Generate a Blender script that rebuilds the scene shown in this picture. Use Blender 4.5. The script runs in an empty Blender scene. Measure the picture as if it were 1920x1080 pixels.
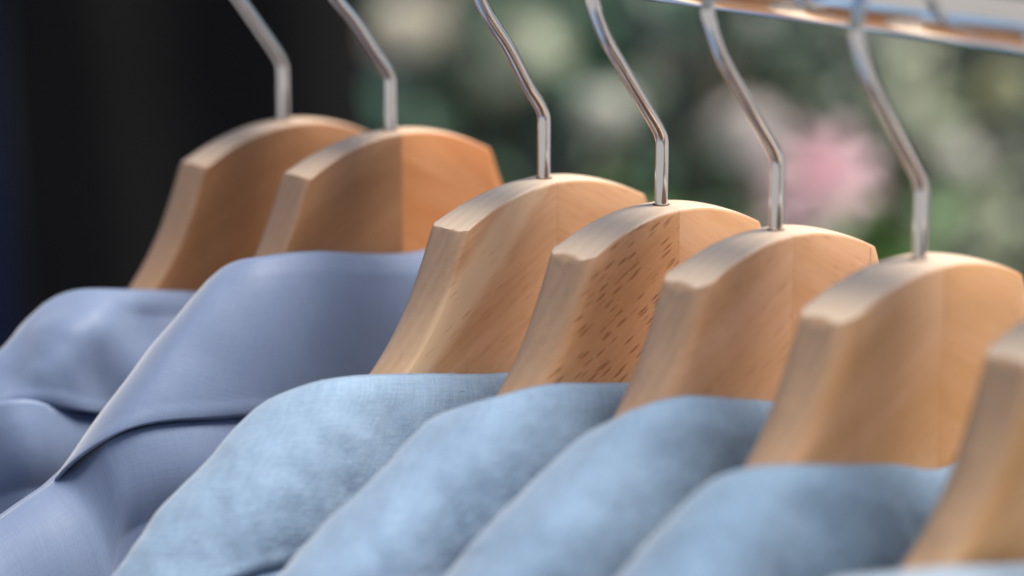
import bpy, math, random
import numpy as np
from mathutils import Vector, Matrix, noise

# ------------------------------------------------------------------ camera
FPX = 5136.0
pitch = math.atan(1264 / 5136.0); yaw = math.atan(4971 / math.hypot(5136, 1264))
F = Vector((math.sin(yaw) * math.cos(pitch), math.cos(yaw) * math.cos(pitch), -math.sin(pitch)))
R = Vector((math.cos(yaw), -math.sin(yaw), 0)); U = R.cross(F)
def ray(px, py): return F + R * ((px - 960) / FPX) + U * ((540 - py) / FPX)
CAM = -ray(1240, 380)
def at(px, py, depth): return CAM + ray(px, py) * depth

scene = bpy.context.scene
cd = bpy.data.cameras.new('camera'); cam = bpy.data.objects.new('camera', cd)
scene.collection.objects.link(cam); scene.camera = cam
cd.sensor_width = 36; cd.lens = FPX / 1920 * 36; cd.clip_start = .01; cd.clip_end = 200
M = Matrix((R, U, -F)).transposed().to_4x4(); M.translation = CAM; cam.matrix_world = M
cd.dof.use_dof = True; cd.dof.focus_distance = 1.005; cd.dof.aperture_fstop = 3.25

# ------------------------------------------------------------------ world, sun, exposure
SUN_EL, SUN_AZ = 66, 140          # azimuth: direction the light comes from, clockwise from +Y
world = bpy.data.worlds.new('World'); scene.world = world; world.use_nodes = True
nt = world.node_tree; bg = nt.nodes['Background']
sky = nt.nodes.new('ShaderNodeTexSky'); sky.sky_type = 'NISHITA'; sky.sun_disc = False; sky.air_density = .9; sky.dust_density = 2.5; sky.ozone_density = 1
sky.sun_elevation = math.radians(SUN_EL); sky.sun_rotation = math.radians(SUN_AZ)
nt.links.new(sky.outputs[0], bg.inputs[0]); bg.inputs[1].default_value = 0.08
sl = bpy.data.lights.new('sun', 'SUN'); sl.energy = 5.0; sl.angle = math.radians(26); sl.color = (1, .93, .82)
so = bpy.data.objects.new('sun', sl); scene.collection.objects.link(so)
d = Vector((math.sin(math.radians(SUN_AZ)) * math.cos(math.radians(SUN_EL)), math.cos(math.radians(SUN_AZ)) * math.cos(math.radians(SUN_EL)), math.sin(math.radians(SUN_EL))))
so.rotation_euler = d.to_track_quat('Z', 'Y').to_euler(); so.location = (1, 0, 2)
vs = scene.view_settings; vs.view_transform = 'Standard'; vs.look = 'None'; vs.gamma = 1; vs.exposure = .46; vs.use_curve_mapping = False
scene.cycles.use_denoising = True; scene.cycles.max_bounces = 10; scene.cycles.diffuse_bounces = 5

# ------------------------------------------------------------------ helpers
col = scene.collection
def tag(o, label=None, cat=None, group=None, kind=None):
    if label: o['label'] = label
    if cat: o['category'] = cat
    if group: o['group'] = group
    if kind: o['kind'] = kind
    return o
def empty(name, loc=(0, 0, 0), rz=0):
    o = bpy.data.objects.new(name, None); col.objects.link(o); o.location = loc; o.rotation_euler = (0, 0, rz); o.empty_display_size = .02
    return o
def mesh_obj(name, verts, faces, mat, parent=None, smooth=True, uv=None):
    me = bpy.data.meshes.new(name); me.from_pydata([tuple(v) for v in verts], [], faces)
    if smooth: me.polygons.foreach_set('use_smooth', [True] * len(me.polygons))
    if uv is not None:
        l = me.uv_layers.new(name='UVMap')
        vi = np.empty(len(me.loops), dtype=np.int32); me.loops.foreach_get('vertex_index', vi)
        l.data.foreach_set('uv', np.asarray(uv, dtype=np.float32)[vi].ravel())
    me.materials.append(mat); me.update()
    o = bpy.data.objects.new(name, me); col.objects.link(o); o.parent = parent
    return o
def grid_faces(nu, nv, off=0, flip=False):
    f = []
    for i in range(nu - 1):
        for j in range(nv - 1):
            q = (off + i * nv + j, off + (i + 1) * nv + j, off + (i + 1) * nv + j + 1, off + i * nv + j + 1)
            f.append(q[::-1] if flip else q)
    return f
def spline(pts, n):
    P = np.array(pts, float); d = np.r_[0, np.cumsum(np.linalg.norm(np.diff(P, axis=0), axis=1))]
    out = []
    for t in np.linspace(0, d[-1], n):
        i = min(int(np.searchsorted(d, t, side='right')) - 1, len(P) - 2); i = max(i, 0)
        a = (t - d[i]) / (d[i + 1] - d[i])
        def tan(k):
            if k == 0: return (P[1] - P[0]) / (d[1] - d[0])
            if k == len(P) - 1: return (P[-1] - P[-2]) / (d[-1] - d[-2])
            return (P[k + 1] - P[k - 1]) / (d[k + 1] - d[k - 1])
        h = d[i + 1] - d[i]; m0, m1 = tan(i) * h, tan(i + 1) * h
        out.append((2*a**3-3*a*a+1)*P[i] + (a**3-2*a*a+a)*m0 + (-2*a**3+3*a*a)*P[i+1] + (a**3-a*a)*m1)
    return np.array(out)
def sweep(path, rad, ns=14, cap=True):
    """tube along a path (list of Vectors)"""
    vs_, fs = [], []; n = len(path); up = Vector((0, 1, 0))
    for i, p in enumerate(path):
        t = (path[min(i + 1, n - 1)] - path[max(i - 1, 0)]).normalized()
        a = up.cross(t)
        if a.length < 1e-3: a = Vector((1, 0, 0)).cross(t)
        a.normalize(); b = t.cross(a)
        r = rad(i / (n - 1)) if callable(rad) else rad
        for k in range(ns):
            an = 2 * math.pi * k / ns; vs_.append(p + (a * math.cos(an) + b * math.sin(an)) * r)
    for i in range(n - 1):
        for k in range(ns):
            fs.append((i*ns+k, i*ns+(k+1) % ns, (i+1)*ns+(k+1) % ns, (i+1)*ns+k))
    if cap: fs.append(tuple(range(ns))[::-1]); fs.append(tuple((n-1)*ns+k for k in range(ns)))
    return vs_, fs

class NT:
    def __init__(s, name):
        s.m = bpy.data.materials.new(name); s.m.use_nodes = True; s.t = s.m.node_tree; s.b = s.t.nodes['Principled BSDF']
    def n(s, typ, **kw):
        x = s.t.nodes.new('ShaderNode' + typ)
        for k, v in kw.items():
            if isinstance(k, str) and k.startswith('i_'):
                x.inputs[k[2:].replace('_', ' ')].default_value = v
            else: setattr(x, k, v)
        return x
    def l(s, a, b): s.t.links.new(a, b)
    def mapping(s, src, rot=(0, 0, 0), scale=(1, 1, 1), loc=(0, 0, 0)):
        x = s.n('Mapping'); x.inputs['Rotation'].default_value = rot; x.inputs['Scale'].default_value = scale; x.inputs['Location'].default_value = loc
        s.l(src, x.inputs['Vector']); return x.outputs[0]
    def noise(s, vec, scale, detail=3, rough=.5, dist=0):
        x = s.n('TexNoise'); s.l(vec, x.inputs['Vector']); x.inputs['Scale'].default_value = scale
        x.inputs['Detail'].default_value = detail; x.inputs['Roughness'].default_value = rough; x.inputs['Distortion'].default_value = dist
        return x.outputs['Fac']
    def ramp(s, fac, stops):
        x = s.n('ValToRGB'); s.l(fac, x.inputs[0]); e = x.color_ramp.elements
        while len(e) < len(stops): e.new(.5)
        for q, (p, c) in zip(e, stops): q.position = p; q.color = (*c, 1) if len(c) == 3 else c
        return x.outputs[0]
    def mix(s, fac, a, b, mode='MIX'):
        x = s.n('Mix', data_type='RGBA', blend_type=mode)
        for v, i in ((fac, 0), (a, 6), (b, 7)):
            if hasattr(v, 'links') or hasattr(v, 'is_linked'): s.l(v, x.inputs[i])
            else: x.inputs[i].default_value = v if i == 0 else (*v, 1)
        return x.outputs[2]
    def math(s, op, a, b=0, clamp=False):
        x = s.n('Math', operation=op, use_clamp=clamp)
        for v, i in ((a, 0), (b, 1)):
            if hasattr(v, 'is_linked'): s.l(v, x.inputs[i])
            else: x.inputs[i].default_value = v
        return x.outputs[0]
    def bump(s, h, strength, dist, normal=None):
        x = s.n('Bump'); x.inputs['Strength'].default_value = strength; x.inputs['Distance'].default_value = dist
        s.l(h, x.inputs['Height'])
        if normal is not None: s.l(normal, x.inputs['Normal'])
        s.l(x.outputs[0], s.b.inputs['Normal']); return x.outputs[0]

def plain(name, c, rough=.6, metal=0, **kw):
    m = NT(name); m.b.inputs['Base Color'].default_value = (*c, 1); m.b.inputs['Roughness'].default_value = rough; m.b.inputs['Metallic'].default_value = metal
    for k, v in kw.items(): m.b.inputs[k.replace('_', ' ')].default_value = v
    return m.m

def wood(name, side, light=(.68, .39, .19), dark=(.52, .26, .10), fleck=.3, streak=.5, band=0, seed=0, ring=(.03, .02, 70), pale=.8):
    m = NT(name); tc = m.n('TexCoord').outputs['Object']
    ang = math.radians(-28) * side
    base = m.mapping(tc, rot=(0, ang, 0), loc=(seed * 1.7, seed * .9, seed * .37))
    g1 = m.noise(m.mapping(base, scale=(9, 60, 60)), 1, 4, .55, .6)       # broad growth figure along the arm
    g2 = m.noise(m.mapping(base, scale=(35, 500, 500)), 1, 3, .6, .3)     # fine fibres
    c = m.ramp(g1, [(.32, dark), (.52, tuple((a + b) / 2 for a, b in zip(light, dark))), (.7, light)])
    fib = m.ramp(g2, [(.3, (.80, .74, .68)), (.6, (1, 1, 1))])
    c = m.mix(streak * .8, c, fib, 'MULTIPLY')
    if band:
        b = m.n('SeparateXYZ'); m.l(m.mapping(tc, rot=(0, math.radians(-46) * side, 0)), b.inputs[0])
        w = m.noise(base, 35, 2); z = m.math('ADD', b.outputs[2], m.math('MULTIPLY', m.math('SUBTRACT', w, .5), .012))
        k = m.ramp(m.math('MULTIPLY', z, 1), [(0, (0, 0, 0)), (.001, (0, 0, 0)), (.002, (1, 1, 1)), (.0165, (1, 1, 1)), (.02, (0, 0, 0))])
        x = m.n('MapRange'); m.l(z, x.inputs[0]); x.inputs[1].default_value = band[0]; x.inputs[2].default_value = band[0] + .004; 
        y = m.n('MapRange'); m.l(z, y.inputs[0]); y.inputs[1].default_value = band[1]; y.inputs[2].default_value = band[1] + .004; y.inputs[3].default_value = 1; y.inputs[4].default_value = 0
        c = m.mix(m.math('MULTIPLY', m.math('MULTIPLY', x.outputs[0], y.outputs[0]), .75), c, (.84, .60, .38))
    # ray flecks: short dark dashes
    v = m.n('TexVoronoi', feature='F1'); v.inputs['Scale'].default_value = 1
    m.l(m.mapping(base, scale=(100, 60, 560)), v.inputs['Vector'])
    wob = m.noise(base, 450, 2); dd = m.math('ADD', v.outputs['Distance'], m.math('MULTIPLY', m.math('SUBTRACT', wob, .5), .16))
    sp = m.n('SeparateColor'); m.l(v.outputs['Color'], sp.inputs[0])
    fm = m.ramp(dd, [(.18, (1, 1, 1)), (.38, (0, 0, 0))])
    pres = m.math('GREATER_THAN', sp.outputs[0], .05 if fleck > .9 else .45)
    fm = m.math('MULTIPLY', fm, pres)
    patch = m.ramp(m.noise(base, 30, 1), [(.3, (1, 1, 1) if fleck > .9 else (.2, .2, .2)), (.6, (1, 1, 1))])
    gn = m.n('SeparateXYZ'); m.l(m.n('TexCoord').outputs['Normal'], gn.inputs[0])
    fr_ = m.n('MapRange'); m.l(m.math('ABSOLUTE', gn.outputs[1]), fr_.inputs[0]); fr_.inputs[1].default_value = .75; fr_.inputs[2].default_value = .95; face = fr_.outputs[0]
    fm2 = m.math('MULTIPLY', m.math('MULTIPLY', m.math('MULTIPLY', fm, patch), face), fleck, True)
    rings = m.n('TexWave', wave_type='RINGS', rings_direction='X'); m.l(m.mapping(base, loc=(.0, ring[0], ring[1])), rings.inputs['Vector']); rings.inputs['Scale'].default_value = ring[2]; rings.inputs['Distortion'].default_value = 3; rings.inputs['Detail'].default_value = 2; rings.inputs['Detail Scale'].default_value = 60
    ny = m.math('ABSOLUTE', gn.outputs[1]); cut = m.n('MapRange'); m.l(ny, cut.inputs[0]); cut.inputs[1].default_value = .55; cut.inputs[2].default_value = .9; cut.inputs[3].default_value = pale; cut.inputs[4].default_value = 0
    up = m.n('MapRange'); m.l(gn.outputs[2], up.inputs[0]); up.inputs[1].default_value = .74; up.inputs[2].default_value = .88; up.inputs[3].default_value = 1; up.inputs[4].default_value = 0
    side_c = m.ramp(g2, [(.2, (.45, .29, .18)), (.8, (.53, .35, .225))]); top_c = m.ramp(g2, [(.2, (.84, .68, .52)), (.8, (.89, .74, .575))])  # browner edges, paler top: cut grain plus overhead light painted into the wood
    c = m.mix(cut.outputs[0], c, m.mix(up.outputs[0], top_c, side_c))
    edgy = m.math('SUBTRACT', 1.0, face, True)
    c = m.mix(m.math('MULTIPLY', edgy, .16), c, m.ramp(rings.outputs['Fac'], [(.1, (.62, .56, .50)), (.9, (1, 1, 1))]), 'MULTIPLY')
    c = m.mix(fm2, c, (.40, .175, .07))
    m.l(c, m.b.inputs['Base Color'])
    m.b.inputs['Roughness'].default_value = .42; m.b.inputs['Specular IOR Level'].default_value = .5
    m.b.inputs['Coat Weight'].default_value = .35; m.b.inputs['Coat Roughness'].default_value = .3
    h = m.math('SUBTRACT', m.math('MULTIPLY', g2, .22), m.math('MULTIPLY', fm2, .8))
    m.bump(h, .35, .0003)
    return m.m

def cloth(name, c, linen=1.0, rough=.8, sheen=.3):
    m = NT(name); uv = m.n('TexCoord').outputs['UV']
    big = m.noise(m.mapping(uv, scale=(1, .55, 1)), 42, 3, .6)
    cc = m.ramp(big, [(.3, tuple(x * (1 - .06 * linen) for x in c)), (.7, tuple(min(1, x * (1 + .05 * linen)) for x in c))])
    warp = m.noise(m.mapping(uv, scale=(1150, 70, 1)), 1, 2, .6); weft = m.noise(m.mapping(uv, scale=(70, 1150, 1)), 1, 2, .6)
    w = m.math('ADD', warp, weft)
    cc = m.mix(.45 * linen + .12, cc, m.ramp(m.math('MULTIPLY', w, .5), [(.36, (.62, .70, .80)), (.60, (1.0, 1.0, 1.0))]), 'MULTIPLY')
    fuzz = m.noise(uv, 520, 4, .75)
    if linen > .5:
        cc = m.mix(.35, cc, m.ramp(fuzz, [(.38, (.72, .78, .84)), (.62, (1, 1, 1))]), 'MULTIPLY')
        slub = m.noise(m.mapping(uv, rot=(0, 0, .5), scale=(170, 90, 1)), 1, 2, .5)
        cc = m.mix(m.ramp(slub, [(.56, (0, 0, 0)), (.74, (.14, .14, .14))]), cc, tuple(min(1, x * 1.35) for x in c))
    m.l(cc, m.b.inputs['Base Color']); m.b.inputs['Roughness'].default_value = rough
    m.b.inputs['Sheen Weight'].default_value = sheen; m.b.inputs['Sheen Roughness'].default_value = .45; m.b.inputs['Specular IOR Level'].default_value = .3
    h = m.math('ADD', m.math('MULTIPLY', w, .35), m.math('MULTIPLY', fuzz, .5 * linen))
    h = m.math('ADD', h, m.math('MULTIPLY', m.noise(m.mapping(uv, scale=(210, 120, 1)), 1, 4, .6), 1.8 * linen))
    m.bump(h, .5 if linen > .5 else .25, .0006)
    return m.m

# ------------------------------------------------------------------ ground and garden behind
def ground():
    m = NT('ground'); tc = m.n('TexCoord').outputs['Object']
    m.l(m.ramp(m.noise(tc, 3, 6, .6), [(.3, (.20, .19, .18)), (.7, (.29, .275, .26))]), m.b.inputs['Base Color']); m.b.inputs['Roughness'].default_value = .95
    m.bump(m.noise(tc, 60, 4), .4, .01)
    n = 41; vs_ = []
    for i in range(n):
        for j in range(n):
            x, y = (i / (n - 1) - .5) * 60, (j / (n - 1) - .5) * 60
            vs_.append((x, y, -1.5 + .02 * noise.noise((x, y, 0))))
    tag(mesh_obj('ground', vs_, grid_faces(n, n), m.m), 'grey brown garden ground under the clothes rail', kind='structure')
ground()

rnd = random.Random(7)
def leaf_mat(name, c, var=.5):
    m = NT(name); g = m.n('TexCoord').outputs['Object']
    m.l(m.ramp(m.noise(g, 14, 2), [(.3, tuple(x * (1 - var) for x in c)), (.7, tuple(min(x * (1 + var), 1) for x in c))]), m.b.inputs['Base Color'])
    m.b.inputs['Roughness'].default_value = .45
    return m.m
def add_leaf(vs_, fs, p, dirn, nrm, L, W):
    d_ = dirn.normalized(); s = d_.cross(nrm)
    if s.length < 1e-3: s = d_.cross(Vector((1, 0, 0)))
    s.normalize(); n_ = s.cross(d_); b = len(vs_)
    prof = [(0, .05), (.2, .7), (.45, 1), (.75, .7), (1, .03)]
    for t, w in prof:
        c = p + d_ * (L * t) - n_ * (L * .25 * t * t)
        vs_ += [c - s * (W * w / 2) + n_ * (.12 * W * w), c.copy(), c + s * (W * w / 2) + n_ * (.12 * W * w)]
    for i in range(4):
        a = b + i * 3
        fs += [(a, a + 1, a + 4, a + 3), (a + 1, a + 2, a + 5, a + 4)]
def rvec(r): 
    v = Vector((r.gauss(0, 1), r.gauss(0, 1), r.gauss(0, 1))); return v.normalized()
def hydrangea_head(r, rad):
    vs_, fs = [], []
    for k in range(170):
        d_ = rvec(r)
        if d_.z < -.55: d_.z = -d_.z
        c = d_ * rad * r.uniform(.86, 1.04); c.z *= .8
        a = d_.orthogonal().normalized(); b_ = d_.cross(a); rot = r.uniform(0, 1.6); s = rad * r.uniform(.2, .27)
        for q in range(4):
            an = rot + q * math.pi / 2; e = a * math.cos(an) + b_ * math.sin(an); sd = d_.cross(e)
            b0 = len(vs_)
            vs_ += [c, c + e * s * .5 - sd * s * .4 + d_ * .1 * s, c + e * s + d_ * .05 * s, c + e * s * .5 + sd * s * .4 + d_ * .1 * s]
            fs.append((b0, b0 + 1, b0 + 2, b0 + 3))
    return vs_, fs
def rose_head(r, rad):
    vs_, fs = [], []
    for ring, (n_, open_, hh) in enumerate([(4, .12, .9), (5, .3, 1), (6, .6, .95), (7, .9, .75), (8, 1.15, .5)]):
        for q in range(n_):
            an = 2 * math.pi * (q + ring * .37) / n_; b0 = len(vs_); m_ = 7
            for i in range(m_):
                for j in range(m_):
                    u = (i / (m_ - 1) - .5) * 2; v = j / (m_ - 1)
                    wid = math.sin(math.pi * min(v * .85 + .12, .97)) * 3.3 / n_
                    rr = rad * (.12 + open_ * (v ** 1.2) * .85); z = rad * hh * (v - .35 * v ** 3 * open_) - .35 * rad
                    a2 = an + u * wid * .62
                    rr *= 1 + .05 * math.sin(5 * u + ring)
                    vs_.append(Vector((rr * math.cos(a2), rr * math.sin(a2), z - rad * .08 * u * u)))
            fs += grid_faces(m_, m_, b0)
    return vs_, fs

bark = plain('bark', (.10, .07, .045), .85)
PALE = plain('cream_petals', (.72, .68, .56), .7); PALEG = plain('pale_green_petals', (.50, .55, .42), .7)
GREYW = plain('greyish_petals', (.52, .53, .48), .7); BLUSH = plain('blush_petals', (.60, .53, .52), .7)
PINK = plain('pink_petals', (.90, .66, .71), .6); OLIVE = plain('olive_petals', (.29, .30, .17), .7)
def shrub(name, label, base_pt, heads, leafc, leaf_box, nleaf, L, head_kind='head', seed=1):
    """stems from the ground, leaves through the volume, flower heads on stalks"""
    r = random.Random(seed); gz = -1.5
    root = empty(name, (base_pt.x, base_pt.y, gz)); o = root.location
    tag(root, label, 'shrub', 'flowering shrubs behind the clothes rail')
    ctr, ext, top = leaf_box
    vs_, fs = [], []; lv = []
    for k in range(9):
        tip = Vector((r.uniform(-1, 1) * ext * .7, r.uniform(-.3, .3), r.uniform(.7, .95) * (top - gz)))
        pts = [Vector((r.uniform(-.06, .06), r.uniform(-.06, .06), 0)).lerp(tip, t) + Vector((.05 * math.sin(3 * t + k), .03 * math.sin(4 * t), 0)) for t in [i / 8 for i in range(9)]]
        a, b = sweep(pts, lambda t: .011 * (1 - .7 * t), 6); n0 = len(vs_)
        vs_ += a; fs += [tuple(q + n0 for q in f) for f in b]
    for (p, rad, mt, kd) in heads:
        q = p - o; st = [Vector((q.x * .5, q.y * .5, q.z * .55)).lerp(q, t) + Vector((0, 0, .03 * math.sin(math.pi * t))) for t in (0, .33, .66, 1)]
        a, b = sweep(st, .004, 6); n0 = len(vs_); vs_ += a; fs += [tuple(x + n0 for x in f) for f in b]
    mesh_obj('stem', vs_, fs, bark, root)
    vs_, fs = [], []
    for k in range(nleaf):
        x = r.gauss(0, .5) * ext; z = gz + (top - gz) * (1 - r.random() ** 1.3 * .95); y = r.uniform(-.28, .28)
        p = Vector((R.x * x + F.x * y, R.y * x + F.y * y, z - gz))
        if noise.noise(p * 5 + Vector((seed, 0, 0))) < -.12: continue
        if any((p - (h[0] - o)).length < h[1] * 1.1 for h in heads): continue
        d_ = Vector((r.gauss(0, 1), r.gauss(0, 1), r.gauss(-.1, .5)))
        l = L * r.uniform(.6, 1.2)
        add_leaf(vs_, fs, p, d_, Vector((r.gauss(0, .5), r.gauss(0, .5), 1)), l, l * .55)
    mesh_obj('foliage', vs_, fs, leafc, root, False)
    for (p, rad, mt, kd) in heads:
        a, b = (rose_head if kd == 'rose' else hydrangea_head)(r, rad)
        h = mesh_obj('flower', a, b, mt, root, False); h.location = p - o
        if kd == 'rose': h.rotation_euler = ((-F) * 1 + Vector((0, 0, .5))).to_track_quat('Z', 'Y').to_euler()
    return root
def H(px, py, dep, rpx, m, kd='head'): return (at(px, py, dep), rpx / FPX * dep, m, kd)
G1 = leaf_mat('teal_leaves', (.05, .135, .085)); G2 = leaf_mat('green_leaves', (.09, .20, .05)); G3 = leaf_mat('greyish_leaves', (.19, .265, .21)); G4 = leaf_mat('olive_leaves', (.15, .18, .11))
shrub('flowering_shrub', 'blurred shrub with cream flower heads just right of the black cloth', at(860, 300, 3.3),
      [H(765, 60, 3.2, 75, PALE), H(880, 20, 3.3, 90, PALE), H(985, 110, 3.2, 85, PALEG), H(930, 160, 3.35, 55, PALEG), H(860, -90, 3.3, 90, PALE), H(1010, 40, 3.4, 60, GREYW)],
      G1, (None, .16, -.12), 420, .07, seed=2)
shrub('flowering_shrub', 'blurred green shrub with one grey flower head behind the middle hangers', at(1160, 300, 3.6),
      [H(1130, 215, 3.2, 62, GREYW), H(1290, 110, 3.7, 60, BLUSH), H(1060, -60, 3.6, 80, PALEG)],
      G1, (None, .22, -.15), 900, .08, seed=3)
shrub('flowering_shrub', 'blurred shrub with the pink rose bloom behind the right hangers', at(1470, 330, 3.1),
      [H(1545, 325, 3.0, 106, PINK, 'rose'), H(1490, 400, 3.0, 72, PINK, 'rose'), H(1395, 250, 3.15, 70, BLUSH), H(1430, 310, 3.1, 50, BLUSH)],
      G2, (None, .20, -.45), 700, .075, seed=4)
shrub('flowering_shrub', 'blurred greyish green shrub with small flower heads under the chrome rail', at(1480, 200, 3.8),
      [H(1400, 60, 3.6, 65, GREYW), H(1480, 190, 3.7, 55, PALEG)],
      G3, (None, .20, -.1), 900, .08, seed=5)
shrub('flowering_shrub', 'blurred shrub with pale green flower heads at the right edge', at(1740, 300, 3.3),
      [H(1690, 130, 3.3, 75, PALEG), H(1720, 230, 3.2, 85, PALEG), H(1780, 310, 3.3, 60, GREYW), H(1860, 180, 3.5, 80, OLIVE), H(1640, 60, 3.4, 55, GREYW)],
      G4, (None, .20, -.1), 500, .07, seed=6)
# slate garden wall behind the shrubs
def wall():
    m = NT('slate_wall'); tc = m.n('TexCoord').outputs['Object']
    m.l(m.ramp(m.noise(tc, 2.2, 4), [(.35, (.028, .04, .05)), (.65, (.06, .075, .09))]), m.b.inputs['Base Color']); m.b.inputs['Roughness'].default_value = .8
    br = m.n('TexBrick'); m.l(tc, br.inputs['Vector']); br.inputs['Scale'].default_value = 3; m.bump(br.outputs['Fac'], .5, .01)
    o = at(1000, 200, 4.7); o.z = -1.5
    w, t, h = 3.2, .1, 1.9; vs_, fs = [], []
    for x0, x1, y0, y1, z0, z1 in ((-w, w, -t, t, 0, h), (-w - .03, w + .03, -t - .04, t + .04, h + .002, h + .07)):
        b = len(vs_)
        vs_ += [(x, y, z) for x in (x0, x1) for y in (y0, y1) for z in (z0, z1)]
        fs += [tuple(b + q for q in f) for f in ((0, 1, 3, 2), (4, 6, 7, 5), (0, 4, 5, 1), (2, 3, 7, 6), (0, 2, 6, 4), (1, 5, 7, 3))]
    ob = mesh_obj('garden_wall', vs_, fs, m.m, None, False); ob.location = o; ob.rotation_euler = (0, 0, math.atan2(R.y, R.x))
    tag(ob, 'dark slate coloured wall far behind the shrubs', 'wall')
wall()
# black cloth hanging behind the left hangers, a navy one beside it
def hanging_cloth(name, label, x0, x1, dep, c, seed):
    m = NT(name); tc = m.n('TexCoord').outputs['Object']
    m.l(m.ramp(m.noise(tc, 8, 3), [(.3, tuple(q * .8 for q in c)), (.7, c)]), m.b.inputs['Base Color']); m.b.inputs['Roughness'].default_value = .9; m.b.inputs['Specular IOR Level'].default_value = .2
    m.bump(m.noise(tc, 400, 3), .3, .001)
    nx, nz = 90, 40; vs_ = []; o = at((x0 + x1) / 2, 300, dep); hw = (x1 - x0) / 2 / FPX * dep
    for side in (0, 1):
        for i in range(nx):
            for j in range(nz):
                x = (i / (nx - 1) * 2 - 1) * hw; z = -1.05 + 1.5 * j / (nz - 1)
                y = .016 * math.sin(x * 38 + seed + .8 * math.sin(z * 2)) + .02 * noise.noise((x * 9, z * 2.5, seed)) + side * .004
                x += .012 * noise.noise((z * 3, seed, 2))
                vs_.append((x, y, z))
    fs = grid_faces(nx, nz) + grid_faces(nx, nz, nx * nz, True)
    A = nx * nz
    for i in range(nx - 1):
        for j in (0, nz - 1): fs.append((i*nz+j, (i+1)*nz+j, A+(i+1)*nz+j, A+i*nz+j))
    for j in range(nz - 1):
        for i in (0, nx - 1): fs.append((i*nz+j, i*nz+j+1, A+i*nz+j+1, A+i*nz+j))
    ob = mesh_obj(name, vs_, fs, m.m); ob.location = (o.x, o.y, o.z + .05); ob.rotation_euler = (0, 0, math.atan2(R.y, R.x))
    tag(ob, label, 'cloth')
hanging_cloth('black_cloth', 'black cloth hanging out of focus behind the two leftmost hangers', 12, 690, 2.3, (.010, .010, .011), 1)
hanging_cloth('navy_cloth', 'navy blue cloth at the far left edge beside the black cloth', -420, 6, 2.36, (.003, .008, .045), 4)

# ------------------------------------------------------------------ rail
chrome = plain('chrome', (.80, .82, .85), .07, 1)
def rail():
    rr = .0190; zc = .0733 + rr
    ys = [-.62 + 1.5 * i / 60 for i in range(61)]
    vs_, fs = sweep([Vector((0, y, zc)) for y in ys], rr, 64, True) if False else ([], [])
    n = 72
    prof = [(-.62, .6), (-.6205, .85), (-.618, .97), (-.612, 1)] + [(-.6 + 1.5 * i / 40, 1) for i in range(41)] + [(.912, 1), (.918, .97), (.9205, .85), (.92, .6)]
    for y, k in prof:
        for q in range(n):
            a = 2 * math.pi * q / n; vs_.append((rr * k * math.cos(a), y, zc + rr * k * math.sin(a)))
    for i in range(len(prof) - 1):
        for q in range(n): fs.append((i*n+q, i*n+(q+1) % n, (i+1)*n+(q+1) % n, (i+1)*n+q))
    fs.append(tuple(range(n))); fs.append(tuple((len(prof)-1)*n+q for q in range(n))[::-1])
    tag(mesh_obj('clothes_rail', vs_, fs, chrome), 'shiny chrome rail the hangers hang from, at the top right', 'clothes rail')
    return zc + rr
RAILTOP = rail()

# ------------------------------------------------------------------ hangers
def bend(x): x = abs(x); return .02 * x + 6 * (x / 225) ** 1.6       # mm
TOP = [(0, -.6), (12, -1.3), (24, -3.6), (36, -7.4), (48.6, -13.0)]
SIDE = [(48.6, -13.0), (51.0, -19), (54.8, -28), (61.2, -41), (69.2, -53), (78.5, -63.5), (91, -74), (112, -88), (142, -106), (165, -121), (191, -137), (218, -151), (228, -160)]
BOT = [(0, -104), (20, -104), (60, -110), (110, -126), (160, -150), (200, -168), (220, -174), (228, -164)]
def cr(pts, x):
    xs = [p[0] for p in pts]; i = max(0, min(len(pts) - 2, int(np.searchsorted(xs, x, side='right')) - 1))
    (x0, z0), (x1, z1) = pts[i], pts[i + 1]; h = x1 - x0
    def s(k):
        if k == 0: return (pts[1][1] - pts[0][1]) / (xs[1] - xs[0])
        if k == len(pts) - 1: return (pts[-1][1] - pts[-2][1]) / (xs[-1] - xs[-2])
        return (pts[k + 1][1] - pts[k - 1][1]) / (xs[k + 1] - xs[k - 1])
    a = (x - x0) / h
    return (2*a**3-3*a*a+1)*z0 + (a**3-2*a*a+a)*h*s(i) + (-2*a**3+3*a*a)*z1 + (a**3-a*a)*h*s(i+1)
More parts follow.
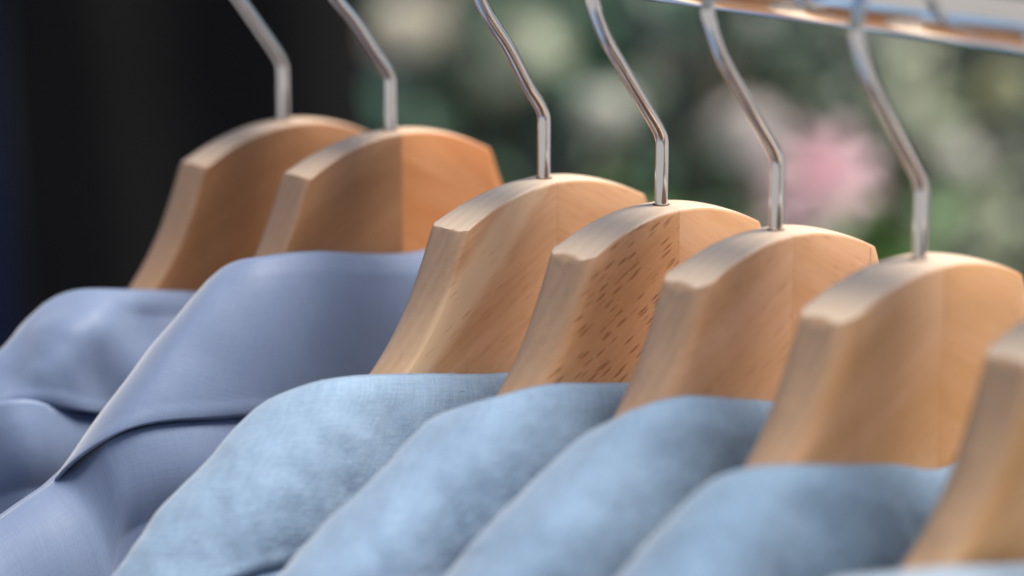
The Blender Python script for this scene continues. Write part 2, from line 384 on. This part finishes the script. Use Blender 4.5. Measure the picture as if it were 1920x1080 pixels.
def arm_mesh(sgn, half0, half1, soft=1.0, xs_=1.0):
    xs = list(np.linspace(0.12, 47.8, 34)) + list(np.linspace(48.1, 50, 7)) + list(np.linspace(50.6, 80, 40)) + list(np.linspace(82, 228, 46))
    def top(x): return cr(TOP, x) if x <= 48.6 else cr(SIDE, x)
    ts = [math.sin(math.pi / 2 * (k / 9 - 1)) for k in range(19)]
    vs_, fs, rows = [], [], []
    for x in xs:
        zt = top(x); zb = cr(BOT, x)
        th = half0 + (half1 - half0) * min(1, x / 50) ** 1.3 if x < 60 else half1 - (half1 - 7.2) * min(1, (x - 60) / 60)
        y0 = bend(x)
        a_, b_ = max(0.0, x - 1.0), min(228, x + 1.0); tx, tz = b_ - a_, top(b_) - top(a_); l_ = math.hypot(tx, tz); nx, nz = -tz / l_, tx / l_
        k = min(1, max(0, (x - 45.5) / 3.5)); rb = 1.0 + 4.2 * k * soft; rf = 1.0 + 3.0 * k * soft; crown = .9 * (1 - k) + (.4 + 1.2 * soft) * k
        if x > 82: rb = rf = 4.5
        w_ = min(1, max(0, (x - 38) / 10.6)) ** 2; far = min(1, max(0, (x - 76) / 10))
        pts = []
        for t in ts:                       # over the upper surface, front (-y) to back
            y = t * th; r = rb if t > 0 else rf; e = th - abs(y)
            rnd = r - math.sqrt(max(0, r * r - (r - e) ** 2)) if e < r else 0
            ins = .9 * t * t + (1.0 - math.sqrt(max(0, 1 - (1 - e) ** 2)) if e < 1 else 0)
            plan = (-2.2 * soft + 5.2 * soft * abs(t) ** 2 + (4.4 if t > 0 else 3.2) * soft * max(0, (abs(t) - .55) / .45) ** 2.4 + .8 * max(0, (abs(t) - .9) / .1) ** 2) * w_
            if x <= 48.6:
                xe = x - plan; p = (xe, y, top(max(0, xe)) - ins)
            else:
                lift = (top(48.6 - plan) - top(48.6)) * max(0, 1 - (x - 48.6) / 12) - ins * max(0, 1 - (x - 48.6) / 1.2)
                p = (x - plan, y, zt + lift)
                if far > 0:
                    i2 = ins + rnd; q = (x - nx * i2, y, zt - nz * i2); p = tuple(p[m] * (1 - far) + q[m] * far for m in range(3))
            pts.append(p)
        pf, pb = pts[0], pts[-1]
        zs_ = [q / 7 for q in range(1, 7)]
        bk = [(pb[0], th, pb[2] + (zb + 3 - pb[2]) * q) for q in zs_]; fr = [(pf[0], -th, pf[2] + (zb + 3 - pf[2]) * q) for q in zs_]
        low = [(x, -th, zb + 3), (x, -(th - .8), zb + .8), (x, -(th - 3), zb), (x, th - 3, zb), (x, th - .8, zb + .8), (x, th, zb + 3)]
        rows.append([(sgn * p[0] * xs_, p[1] + y0, p[2]) for p in pts + bk + low[::-1] + fr[::-1]])
    n = len(rows[0])
    rows[0] = [(sgn * .04, p[1], p[2]) for p in rows[0]]
    for r_ in rows: vs_ += [tuple(c * .001 for c in p) for p in r_]
    for i in range(len(rows) - 1):
        for k in range(n):
            q = (i*n+k, i*n+(k+1) % n, (i+1)*n+(k+1) % n, (i+1)*n+k)
            fs.append(q if sgn < 0 else q[::-1])
    fs.append(tuple(range(n)) if sgn > 0 else tuple(range(n))[::-1]); e = tuple((len(rows)-1)*n+k for k in range(n)); fs.append(e if sgn < 0 else e[::-1])
    return vs_, fs
HOLE = plain('hole_shadow', (.16, .09, .05), .8)
steel = plain('steel_wire', (.70, .73, .78), .13, 1)
def hook_path(dz, lean):
    """dz: mm the wooden top sits above the others, so the shank is that much shorter"""
    zc = (RAILTOP * 1000 - dz) - 34.2 + 2.3; r = 36.0; cx = -.6
    P = [(0, -22), (0, 10), (0, 21.5 - dz * .4), (-.5, 24.5 - dz * .45), (-2.3, 28 - dz * .5), (-8, 35.5 - dz * .55), (-20 + lean, 51 - dz * .7), (-27 + lean, 60 - dz * .9)]
    P += [(-31.5 + lean * .6, 67.0 - dz)]
    for a in range(182, 6, -7):
        P.append((cx + r * math.cos(math.radians(a)), zc + (r) * math.sin(math.radians(a))))
    pts = spline([(p[0], 0, p[1]) for p in P], 190)
    return [Vector(p) * .001 for p in pts]
HANG = [ # neck pixel, half thickness centre, edge, wood params, lean
 ((532, 222), 7.0, 8.6, dict(pale=.6, light=(.38, .19, .09), dark=(.29, .13, .055), fleck=.1, streak=.3), 0, 'beech hanger furthest to the left, mostly in shade', 1.2),  # shade over this hanger is painted in as darker wood
 ((733, 240), 6.6, 8.6, dict(pale=.6, light=(.42, .215, .105), dark=(.31, .145, .065), fleck=.1, streak=.4), 1, 'beech hanger whose right half glows deep orange, above the front lavender collar', -1.0),  # left half: its shade is painted in as darker wood
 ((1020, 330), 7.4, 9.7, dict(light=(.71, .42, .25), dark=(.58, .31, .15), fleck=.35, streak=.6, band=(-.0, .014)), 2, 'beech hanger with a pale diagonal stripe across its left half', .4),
 ((1240, 380), 9.2, 11, dict(light=(.74, .42, .24), dark=(.64, .33, .15), fleck=1.0, streak=.5, ring=(.012, .06, 55)), 0, 'beech hanger covered in short dark grain flecks', 0),
 ((1455, 427), 8.6, 11, dict(light=(.76, .45, .28), dark=(.65, .36, .19), fleck=.4, streak=.5), 0, 'beech hanger with faint flecks, beside and in front of the heavily flecked one', -.6),
 ((1724, 482), 10.5, 11.2, dict(light=(.73, .43, .25), dark=(.62, .34, .15), fleck=.15, streak=.25), 0, 'large plain beech hanger just left of the one cut off by the right edge', .5),
 ((2062, 556), 10, 11.2, dict(light=(.62, .36, .17), dark=(.46, .25, .10), fleck=.2, streak=.3), 0, 'beech hanger cut off by the right edge, only its left side showing', 0),
]
def on_rail(px, py):
    r_ = ray(px, py); t = -CAM.x / r_.x; return CAM + r_ * t
ORIG = []
for i, (q, h0, h1, wp, lean, lab, rot) in enumerate(HANG):
    P = on_rail(*q); dz = P.z * 1000; ORIG.append(P)
    root = empty('wooden_hanger', P, math.radians(rot)); tag(root, lab, 'clothes hanger', 'beech hangers in a row on the rail')
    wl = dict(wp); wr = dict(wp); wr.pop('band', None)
    kk = (.95, 1, .93, 1.04, .92, .90, .95)[i]; wr['light'] = tuple(q * f for q, f in zip(wr['light'], (kk ** .5, kk, kk ** 1.6))); wr['dark'] = tuple(q * f for q, f in zip(wr['dark'], (kk ** .5, kk, kk ** 1.6)))
    if i == 3: wr['fleck'] = .12
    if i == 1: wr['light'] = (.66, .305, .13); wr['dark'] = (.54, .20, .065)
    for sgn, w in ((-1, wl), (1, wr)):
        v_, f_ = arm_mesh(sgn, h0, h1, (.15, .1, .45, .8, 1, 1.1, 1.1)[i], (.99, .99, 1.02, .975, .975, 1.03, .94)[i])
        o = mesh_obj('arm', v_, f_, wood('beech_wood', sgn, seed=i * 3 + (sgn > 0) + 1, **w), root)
        o.data.set_sharp_from_angle(angle=math.radians(35))
    v_, f_ = sweep(hook_path(dz, lean), .0025, 20)
    hk = mesh_obj('hook', v_, f_, steel, root)
    # thin dark ring round the wire, painted as the shadow in its hole
    hv, hf = [], []; top_z = (TOP[0][1] + .12) * .001
    for q in range(24):
        a = 2 * math.pi * q / 24
        for r_, z_ in ((.0023, 0), (.0031, 0), (.0031, -.001), (.0023, -.001)): hv.append((r_ * math.cos(a), r_ * math.sin(a), top_z + z_))
    for q in range(24):
        for e in range(4): hf.append((q*4+e, q*4+(e+1) % 4, ((q+1) % 24)*4+(e+1) % 4, ((q+1) % 24)*4+e))
    mesh_obj('hole_rim', hv, hf, HOLE, root)

# ------------------------------------------------------------------ shirts
def mirror(pts):   # left half given from the near centre round to the far centre -> full loop from far centre, left, near, right, far
    L_ = [p for p in pts][::-1]; Rr = [(-p[0], p[1], p[2]) for p in pts[1:]]
    return L_ + Rr
def build_shirt(i, P, lab, mat, stitch, F_, E_, seed, wr, fine):
    wide = {4: 3.2, 5: 4.0}.get(i, 0.4)
    root = empty('shirt', P); tag(root, lab, 'shirt', 'shirts hanging on the beech hangers')
    NS = 420; fo = spline(mirror(F_), 1600); ed = spline(mirror(E_), 1600)
    # resample both by control-point parameter so matching stations stay matched
    def stations(pts, n):
        P_ = np.array(mirror(pts), float); k = len(P_) - 1; out = []
        for t in np.linspace(0, k, n):
            j = min(int(t), k - 1); a = t - j
            m0 = (P_[j + 1] - P_[j - 1]) / 2 if j > 0 else P_[1] - P_[0]
            m1 = (P_[j + 2] - P_[j]) / 2 if j < k - 1 else P_[k] - P_[k - 1]
            out.append((2*a**3-3*a*a+1)*P_[j] + (a**3-2*a*a+a)*m0 + (-2*a**3+3*a*a)*P_[j+1] + (a**3-a*a)*m1)
        return np.array(out)
    fo, ed = stations(F_, NS), stations(E_, NS)
    arc = np.r_[0, np.cumsum(np.linalg.norm(np.diff(ed, axis=0), axis=1))]
    tg = np.gradient(fo, axis=0); out = np.cross(tg, [0, 0, 1.0]); out /= np.linalg.norm(out, axis=1)[:, None]
    if (out[NS // 2] @ np.array([0, -1, 0])) < 0: out = -out
    RR = [1.6 + (wide * math.exp(-((abs(p[0]) - 5) / 48) ** 4) if p[1] < 0 else 0) for p in fo]
    NL, NI = 46, 14; vs_, uv = [], []
    def wrinkle(x, y, z, k=1):
        a = noise.noise((x / 45 + seed, y / 30, z / 60)) * 2.2 * wr + noise.noise((x / 20 + 3, y / 20 + seed, z / 26)) * .9 * wr
        a += fine * (noise.noise((x / 7, y / 7 + seed * 2, z / 10)) * .42)
        return a * k
    for s in range(NS):
        f0, e0, n_ = fo[s], ed[s], out[s]
        span = e0 - f0; L_ = np.linalg.norm(span)
        for j in range(NI):                 # inner stand, from its bottom up to the fold
            t = j / NI; dwn = (1 - t) * 34
            p = f0 - n_ * (.6 + RR[s] + 2.5 * (1 - t)) + np.array([0, 0, -dwn - 1.2])
            vs_.append(p); uv.append((arc[s] * .001, -dwn * .001))
        for j in range(NL):
            t = j / (NL - 1)
            te = 1 - (1 - t) ** 1.0
            roll = min(1, t * L_ / (4 + 2 * RR[s])); rz = -RR[s] * (1 - math.sqrt(max(0, 1 - (1 - roll) ** 2)))
            p = f0 + span * te + n_ * ((2.6 + (2.2 if i < 2 else 4.5) * max(0, -n_[1]) ** 2) * math.sin(math.pi * t) ** .8 * (1 - .3 * t)) + np.array([0, 0, 1.2 * math.sin(math.pi * t)])
            if t > .9: p = p + n_ * ((.45 if i < 2 else .7) * math.sin(math.pi * min(1, (t - .9) / .1)))
            if roll < 1: p = p - n_ * (RR[s] * (1 - roll)) + np.array([0, 0, rz * .4])
            k = wrinkle(*p) * min(1, t * 5) * 1.0 + wrinkle(*p) * .3
            p = p + n_ * k + np.array([0, 0, .5 * k])
            vs_.append(p); uv.append((arc[s] * .001, L_ * t * .001))
    nv = NI + NL
    col_vs = [(v[0] * .001, (v[1] + bend(v[0])) * .001, v[2] * .001) for v in vs_]
    c = mesh_obj('collar', col_vs, grid_faces(NS, nv), mat, root, True, uv)
    sm = c.modifiers.new('thick', 'SOLIDIFY'); sm.thickness = .0011; sm.offset = -1
    # stitching just inside the leaf edge
    sv, sf = [], []; step = 2.6; nxt = 0
    for s in range(NS - 1):
        if arc[s] < nxt: continue
        nxt = arc[s] + step
        a = Vector(col_vs[s * nv + nv - 4]); s2 = s + 1
        while s2 < NS - 1 and arc[s2] - arc[s] < 1.7: s2 += 1
        b = Vector(col_vs[s2 * nv + nv - 4]); o_ = Vector(out[s]) * .0004 + Vector((0, 0, .0002))
        v_, f_ = sweep([a + o_ * .2, a.lerp(b, .5) + o_ * 1.6, b + o_ * .2], .00034 if i < 2 else .00022, 6); n0 = len(sv); sv += v_; sf += [tuple(q + n0 for q in f) for f in f_]
    mesh_obj('stitching', sv, sf, stitch, c)
    if fine > .5:
        r = random.Random(i); lv, lf = [], []
        for q in range(46):
            s_i = r.randrange(NS // 2 - 150, NS // 2 + 20); a = Vector(col_vs[s_i * nv + NI + r.choice((0, 1, 2, 4, 9, 16))])
            d1 = Vector((r.gauss(0, .6), r.gauss(-.4, .4), r.uniform(.2, 1))).normalized(); l_ = r.uniform(.0015, .004); d2 = rvec(r)
            v_, f_ = sweep([a, a + d1 * l_ * .5, a + d1 * l_ * .8 + d2 * l_ * .4], .00006, 4); n0 = len(lv); lv += v_; lf += [tuple(x + n0 for x in f) for f in f_]
        tag(mesh_obj('lint', lv, lf, stitch, c), kind='stuff')
    # body: near and far sheets meeting on the shoulder line
    k = [q for q, p in enumerate(F_) if p[1] == 0][0]; fx, fz = -F_[k][0], F_[k][2]; k = [q for q, p in enumerate(E_) if p[1] == 0][0]; ex, ez = -E_[k][0], E_[k][2]
    ridge = [(0, -88), (fx - 35, -84), (fx, fz - 16), (fx + 14, fz - 17), ((fx + ex) / 2, (fz + ez) / 2 - 8), (ex, ez + (1 if ex > 190 else 2))]
    while ridge[-1][0] < 222: ridge.append((min(231, ridge[-1][0] + 14), ridge[-1][1] - (7.0 if ex > 190 else 6.0)))
    ridge.append((232, ridge[-1][1] - 8))
    nearE = np.array([(-p[0], p[1], p[2]) for p in ed if p[1] <= 0 and p[0] <= 0]); nearE = nearE[np.argsort(nearE[:, 0])]
    NX, ND = 230, 150; ds = [0.0]
    while len(ds) < ND: ds.append(ds[-1] + (1.3 if len(ds) < 60 else 1.3 + (len(ds) - 60) * .105))
    bv, bu, bf = [], [], []
    for side, W, k0 in ((-1, 37 if i < 2 else 27, 24 if i < 2 else 20), (1, 15, 12)):
        off = len(bv); acc = [(0, 0)]
        for a, b in zip(ds[:-1], ds[1:]):
            m_ = (a + b) / 2; ang = math.pi / 2 * (1 - math.exp(-m_ / k0)); acc.append((acc[-1][0] + math.cos(ang) * (b - a), acc[-1][1] + math.sin(ang) * (b - a)))
        sc = W / acc[-1][0]
        for a in range(NX):
            x = -231 + 462 * a / (NX - 1); ax = abs(x)
            t = min(1, max(0, (ax - (fx - 28)) / 30)); t = t * t * (3 - 2 * t)
            zr = cr(ridge, min(ax, 231)) - (0 if side < 0 else (1 - t) * 22); ys = (1 - t) * (-21 if side < 0 else 10)
            taper = 1 - .35 * max(0, (ax - 150) / 80)
            yE = float(np.interp(ax, nearE[:, 0], nearE[:, 1])); zE = float(np.interp(ax, nearE[:, 0], nearE[:, 2])); wl = min(1, max(0, (ex - 2 - ax) / 10))
            for j, (yy, zz) in enumerate(acc):
                dd = ds[j]; xx = x * (1 + .04 * min(1, dd / 300)) if ax > 150 else x
                y = ys + side * (yy * sc * taper * (1 - abs(ys) / W * .8)); z = zr - zz
                if side < 0 and wl > 0:
                    dE = max(6.0, zr - zE); q = min(1, zz / dE); yt = ys + (min(yE + 1.0, ys - 2) - ys) * math.sin(math.pi / 2 * q)
                    if zz > dE: yt += (-W * taper - yt) * (1 - math.exp(-(zz - dE) / 60)) - 3.6 * math.sin(math.pi * min(1, (zz - dE) / 34))
                    zt_ = zr + (zE - 1.6 - zr) * math.sin(math.pi / 2 * q) if zz < dE else zE - 1.6 - (zz - dE)
                    y += (yt - y) * wl; z += (zt_ - z) * wl
                fold = 2.6 * wr * noise.noise((x / 55 + seed * 3, z / 150, 5)) + 1.3 * wr * noise.noise((x / 24 + z / 55, z / 70, seed))
                fold *= min(1, dd / 25)
                y += side * fold; z += .5 * fold * math.exp(-dd / 60)
                bv.append((xx * .001, (y + bend(x)) * .001, z * .001)); bu.append((x * .001 + side, -dd * .001))
        bf += grid_faces(NX, ND, off, side > 0)
    b_ = mesh_obj('body', bv, bf, mat, root, True, bu)
    s_ = b_.modifiers.new('thick', 'SOLIDIFY'); s_.thickness = .0008; s_.offset = -1
    # sleeves hanging from the shoulder ends
    for sg in (-1, 1):
        sv, su, sf = [], [], []; n1, n2 = 40, 28
        for a in range(n1):
            t = a / (n1 - 1); dn = t * 520
            cx = sg * (219 + 26 * (1 - math.exp(-dn / 60))) ; cz = -146 - dn; ry = (15 - 2 * t); rx = (14 + 16 * (1 - math.exp(-dn / 50))) * (1 - .3 * t)
            for b in range(n2 + 1):
                an = 2 * math.pi * b / n2; k = 1 + .12 * noise.noise((math.cos(an) * 2, math.sin(an) * 2 + seed, dn / 60))
                lift = 8 * max(0, 1 - dn / 40) * math.cos(an) * sg * -1
                sv.append(((cx + rx * k * math.cos(an)) * .001, (ry * k * math.sin(an) - 2 + bend(225)) * .001, (cz + lift) * .001)); su.append((b / n2 * .12, dn * .001))
        sf = grid_faces(n1, n2 + 1)
        top = len(sv); sv.append((sg * .217, bend(225) * .001, -.138)); su.append((0, 0))
        for b in range(n2): sf.append((b, b + 1, top))
        so_ = mesh_obj('sleeve', sv, sf, mat, root, True, su); q = so_.modifiers.new('thick', 'SOLIDIFY'); q.thickness = .0008

lav = cloth('lavender_cotton', (.15, .20, .325), .35, .55, .45)
lav_s = plain('lavender_thread', (.40, .46, .66), .7)
LB = [cloth('light_blue_linen', c, 1.0, .85, .35) for c in ((.245, .345, .475), (.215, .31, .44), (.20, .292, .415), (.172, .26, .375), (.29, .36, .44))]
lb_s = plain('blue_thread', (.42, .55, .72), .7)
FA = [(0, -20, -67), (-45, -22, -62), (-82, -20, -56), (-106, -13, -54), (-119, 0, -58), (-112, 9, -66), (-80, 13, -76), (-40, 15, -88), (-8, 16, -98)]
EA = [(0, -38, -138), (-55, -42, -134), (-105, -43, -130), (-150, -38, -126), (-192, -2, -110), (-160, 17, -126), (-105, 20, -138), (-55, 20, -150), (-24, 21, -172)]
EL = [(0, -34, -104), (-55, -39, -98), (-100, -41, -93), (-140, -30, -89), (-166, 0, -105), (-145, 16, -118), (-100, 20, -130), (-55, 20, -140), (-24, 21, -160)]
def FE(near, ext, enear, eext):
    f = near + [ext, (ext[0] * .9, 8, ext[2] - 14), (-72, 12, ext[2] - 30), (-40, 14, ext[2] - 40), (-8, 15, ext[2] - 48)]
    e = enear + [eext, (eext[0] * .86, 10, eext[2] - 24), (-104, 15, eext[2] - 44), (-58, 16, eext[2] - 50), (-26, 17, eext[2] - 66)]
    return f, e
ELN = [(0, -31, -105), (-55, -33, -101), (-107, -31, -94), (-140, -28, -89), (-156, -14, -94)]
def EN(dx, dz): return [(0, -30, -130 + dz), (-60, -31, -123 + dz), (-116 + dx * .6, -31, -115 + dz), (-158 + dx, -32, -108 + dz), (-188 + dx, -26, -114 + dz)]
S = [
 ('lavender shirt furthest to the left, creased below its collar', lav, lav_s, *FE([(0, -20, -72), (-45, -21, -66), (-68, -20, -61), (-101, -18, -55), (-114, -8, -56)], (-122, 0, -64),
    [(0, -34, -112), (-60, -38, -106), (-120, -36, -98), (-150, -30, -88), (-166, -14, -95)], (-176, 0, -107)), 1.3, 2.6, .45),
 ('smooth lavender shirt with a stitched collar edge, in front of the other lavender one', lav, lav_s, *FE([(0, -20, -48), (-54, -20, -40), (-78, -17, -39), (-87, -8, -42)], (-94, 0, -53), ELN[:3] + [(-145, -22, -94)], (-162, 0, -117)), 2.1, .5, .1),
 ('light blue linen shirt next to the lavender ones, below the striped hanger', LB[0], lb_s, *FE([(0, -20, -70), (-41, -20, -67), (-80, -20, -60), (-108, -19, -56), (-125, -12, -58)], (-137, 0, -67), EN(0, -5), (-212, 0, -129)), 3.7, 1.0, 1.0),
 ('light blue linen shirt on the heavily flecked hanger', LB[1], lb_s, *FE([(0, -20, -64), (-39, -20, -57.5), (-71, -20, -52), (-94, -17, -53), (-105, -8, -57)], (-112, 0, -63), EN(-2, 2), (-206, 0, -129)), 4.4, 1.0, 1.0),
 ('light blue linen shirt below the faintly flecked hanger, third from the right', LB[2], lb_s, *FE([(0, -20, -60), (-25, -20, -54), (-63, -20, -46), (-82, -15, -48), (-89, -8, -53)], (-94, 0, -60), EN(4, 0), (-198, 0, -131)), 5.2, 1.0, .9),
 ('blue shirt with a blurred collar, just left of the cut off hanger', LB[3], lb_s, *FE([(0, -20, -69), (-28, -20, -62), (-56, -20, -57), (-85, -17, -52), (-96, -8, -54)], (-102, 0, -61), EN(2, 2), (-202, 0, -128)), 6.6, 1.3, .8),
 ('pale grey blue shirt of which only a strip shows in the bottom right corner', LB[4], lb_s, *FE([(0, -20, -79), (-30, -20, -75), (-62, -20, -70), (-90, -18, -65), (-110, -12, -64)], (-124, 0, -67), EN(0, 0), (-208, 0, -129)), 7.9, 1.0, .8),
]
for i, (lab, mt, st, f_, e_, seed, wr, fine) in enumerate(S):
    build_shirt(i, ORIG[i], lab, mt, st, f_, e_, seed, wr, fine)
